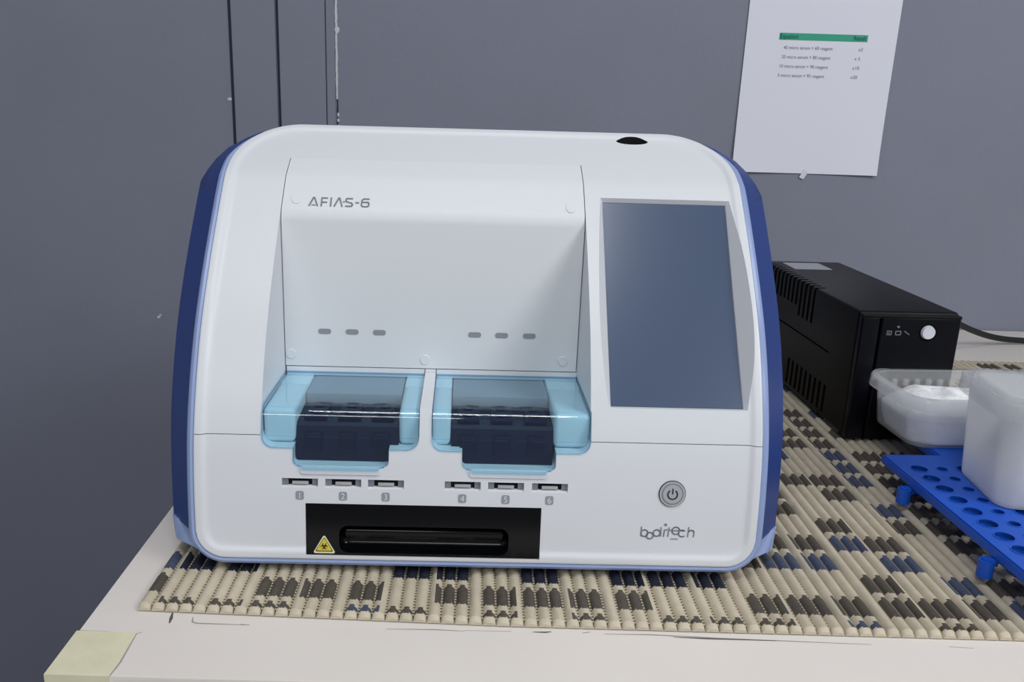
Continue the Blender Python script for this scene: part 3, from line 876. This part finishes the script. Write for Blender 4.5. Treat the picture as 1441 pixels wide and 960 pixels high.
t1 = thing('plastic_tub', 'shallow clear plastic tub of white cotton in front of the black box', 'tub', (.4015+.060, .7745, T+RT+.0006), A1)
tub(.126, .078, .0480, .016, M['tubA'], t1, M['tubR'])
# ribs under the rim on the inner side of the back wall
for k in range(11):
    box('rib', -.058+k*.0115, -.0535+k*.0115, .0385, .0415, .034, .0405, M['tubA'], t1)
A2 = math.radians(-6.5)
def rot(p, a): return (p[0]*math.cos(a)-p[1]*math.sin(a), p[0]*math.sin(a)+p[1]*math.cos(a))
ofs = rot((.064, 0), A2)
t2 = thing('plastic_tub', 'tall frosted plastic tub standing on the blue rack nearest the camera', 'tub', (.4125+ofs[0], .6520+ofs[1], T+RT+.0006), A2)
tub(.126, .079, .0860, .014, M['tubB'], t2, M['tubA'], taper=.0065, flange=.0065, skirt=.012)
t3 = thing('plastic_tub', 'shallow plastic tub nested inside the tall frosted tub', 'tub', (.4125+ofs[0], .6520+ofs[1], T+RT+.0006+.0395), A2)
tub(.1245, .0775, .0485, .015, M['tubA'], t3, M['tubA'], taper=.0035, flange=.0030, skirt=.0015)

# cotton wool in the shallow tub: one fluffy heap
def cotton():
    from mathutils import noise
    V, F = [], []
    lumps = [(-.036, .006, .009, .020), (-.014, -.012, .006, .018), (-.006, .014, .010, .019), (.020, .004, .011, .022), (.044, -.006, .008, .018), (-.046, -.016, .004, .014), (.048, .018, .006, .016), (-.030, .024, .006, .014)]
    def hgt(x, y):
        h = .0325+.005*noise.noise(Vector((x*45, y*45, 1)))+.0015*noise.noise(Vector((x*170, y*170, 7)))
        for lx, ly, a, r in lumps: h += a*math.exp(-((x-lx)**2+(y-ly)**2)/(r*r)*1.6)
        return h
    base = rrect(1., 1., .24, 14); n = len(base)
    K = 22
    def pt(f, b): return (b[0]*f*.1275, b[1]*f*.0775)
    for k in range(K+1):                                       # top, from the middle outwards
        f = max(k/K, .002)
        for b in base:
            x, y = pt(f, b); V.append((x, y, hgt(x, y)-.007*max(0, (f-.84)/.16)**2))
    for q in range(1, 12):                                     # ragged side down to the floor of the tub
        t = q/11
        for i, b in enumerate(base):
            x, y = pt(1-.075*t*t, b)
            z0 = hgt(*pt(1, b))-.007; z = z0*(1-t)+.0032*t
            w = 1+.030*noise.noise(Vector((x*110, y*110, z*110)))-.012
            V.append((x*w, y*w, z))
    R = K+12
    for r in range(R-1):
        for i in range(n): F.append((r*n+i, r*n+(i+1) % n, (r+1)*n+(i+1) % n, (r+1)*n+i))
    F += [tuple(range(n)), tuple(range((R-1)*n, R*n))]
    o = mesh('cotton_wool', V, F, M['cotton'], None, 180, loc=(t1.location.x, t1.location.y, t1.location.z-.0012), rotz=A1)
    return tag(o, 'fluffy white cotton wool heaped in the shallow clear tub', 'cotton wool')
cotton()

# ------------------------------------------------------------------ notice on the wall
nt_ = thing('paper_notice', 'white sheet of paper with a green table header taped to the grey wall', 'paper', (.488, WY-.001, T+.2335))
PA = math.radians(.35)
def pm(x, z, h):
    # sheet coordinates from its lower left corner; the lower edge stands a little off the wall
    c, s = math.cos(PA), math.sin(PA)
    off = .0006+.004*math.exp(-z/.05)*abs((x-.112)/.11)**1.5
    X, Z = x-.1085, z
    return (X*c-Z*s*.0+Z*s, -(off+h)+.001-.001, Z*c-X*s*.35)
def sheet():
    V, F = [], []; nx, nz = 14, 18; W_, H_ = .2165, .297
    for t in (0, 1):
        for j in range(nz+1):
            for i in range(nx+1): V.append(pm(W_*i/nx, H_*j/nz, .0002*t))
    n = nx+1; o = n*(nz+1)
    for q in (0, o):
        for j in range(nz):
            for i in range(nx): F.append((q+j*n+i, q+j*n+i+1, q+(j+1)*n+i+1, q+(j+1)*n+i))
    lp = [i for i in range(n)]+[j*n+nx for j in range(1, nz+1)]+[nz*n+i for i in range(nx-1, -1, -1)]+[j*n for j in range(nz-1, 0, -1)]
    F += [(lp[k], lp[(k+1) % len(lp)], o+lp[(k+1) % len(lp)], o+lp[k]) for k in range(len(lp))]
    return mesh('sheet', V, F, M['paper'], nt_, 60)
sheet()
HB = (.0475, .1745, .1880, .1975)
hb = plate('table_header', [(HB[0], HB[2]), (HB[1], HB[2]), (HB[1], HB[3]), (HB[0], HB[3])], pm, .0001, .0004, M['green'], nt_); hb['label'] = 'green printed table header'
text('header_text', 'Equation', .0088, pm, .0006, M['inkd'], hb, .0490, .1900, stretch=.86)
text('header_text', 'Result', .0088, pm, .0006, M['inkd'], hb, .1545, .1900, stretch=.82)
for k, (s, r) in enumerate((('40 micro serum + 60 reagent', 'x2'), ('20 micro serum + 80 reagent', 'x 5'), ('10 micro serum + 90 reagent', 'x10'), ('5 micro serum + 95 reagent', 'x20'))):
    z = .1755-k*.0128
    text('table_text', s, .0066, pm, .0004, M['ink'], nt_, .0555-.0012*k, z, stretch=.90)
    text('table_text', r, .0066, pm, .0004, M['ink'], nt_, .1605-.0010*k+(.003 if k == 0 else 0), z, stretch=1.)
tape = plate('tape', [(.1025, -.006), (.1090, -.0085), (.1150, .0020), (.1075, .0065)], pm, .0004, .0007, M['sticky'], nt_)

# ------------------------------------------------------------------ lights
def area(name, loc, sx, sy, power, rot=(0, 0, 0), col=(1, 1, 1)):
    l = bpy.data.lights.new(name, 'AREA'); l.shape = 'RECTANGLE'; l.size = sx; l.size_y = sy; l.energy = power; l.color = col
    o = bpy.data.objects.new(name, l); COL.objects.link(o); o.location = loc; o.rotation_euler = rot
    return o
area('ceiling_lamp', (-.04, -.02, 2.58), .74, .12, 5.5, col=(.97, .985, 1))
area('ceiling_lamp', (-.04, -.26, 2.58), .74, .12, 5.5, col=(.97, .985, 1))
area('ceiling_lamp', (1.75, -.75, 2.58), 1.2, .90, 60, rot=(math.radians(30), math.radians(25), 0), col=(.97, .985, 1))
area('ceiling_lamp', (-.55, -1.9, 2.58), 1.2, .60, 21, rot=(math.radians(35), 0, 0), col=(.97, .985, 1))
w = bpy.data.worlds.new('room_light'); SC.world = w; w.use_nodes = True
w.node_tree.nodes['Background'].inputs['Color'].default_value = (.86, .92, 1.0, 1)
w.node_tree.nodes['Background'].inputs['Strength'].default_value = .32

# ------------------------------------------------------------------ camera
cd = bpy.data.cameras.new('camera'); co = bpy.data.objects.new('camera', cd); COL.objects.link(co)
FPX, PCX, PITCHA, ROLL, CH = 1220., 665., math.radians(15.7), math.radians(1.6), .33
cd.sensor_fit = 'HORIZONTAL'; cd.sensor_width = 36.; cd.lens = FPX/1441*36.
cd.shift_x = (720.5-PCX)/1441
cd.clip_start = .02; cd.clip_end = 30
fwv = Vector((0, math.cos(PITCHA), -math.sin(PITCHA))); upv = Vector((0, math.sin(PITCHA), math.cos(PITCHA))); xv = Vector((1, 0, 0))
ir = math.cos(ROLL)*xv+math.sin(ROLL)*upv; iu = -math.sin(ROLL)*xv+math.cos(ROLL)*upv
mw = Matrix((ir, iu, -fwv)).transposed().to_4x4(); mw.translation = Vector((0, 0, T+CH))
co.matrix_world = mw
SC.camera = co
vs = SC.view_settings
SC.display_settings.display_device = 'sRGB'
vs.view_transform = 'Standard'; vs.look = 'None'; vs.gamma = 1; vs.exposure = 0.0; vs.use_curve_mapping = False
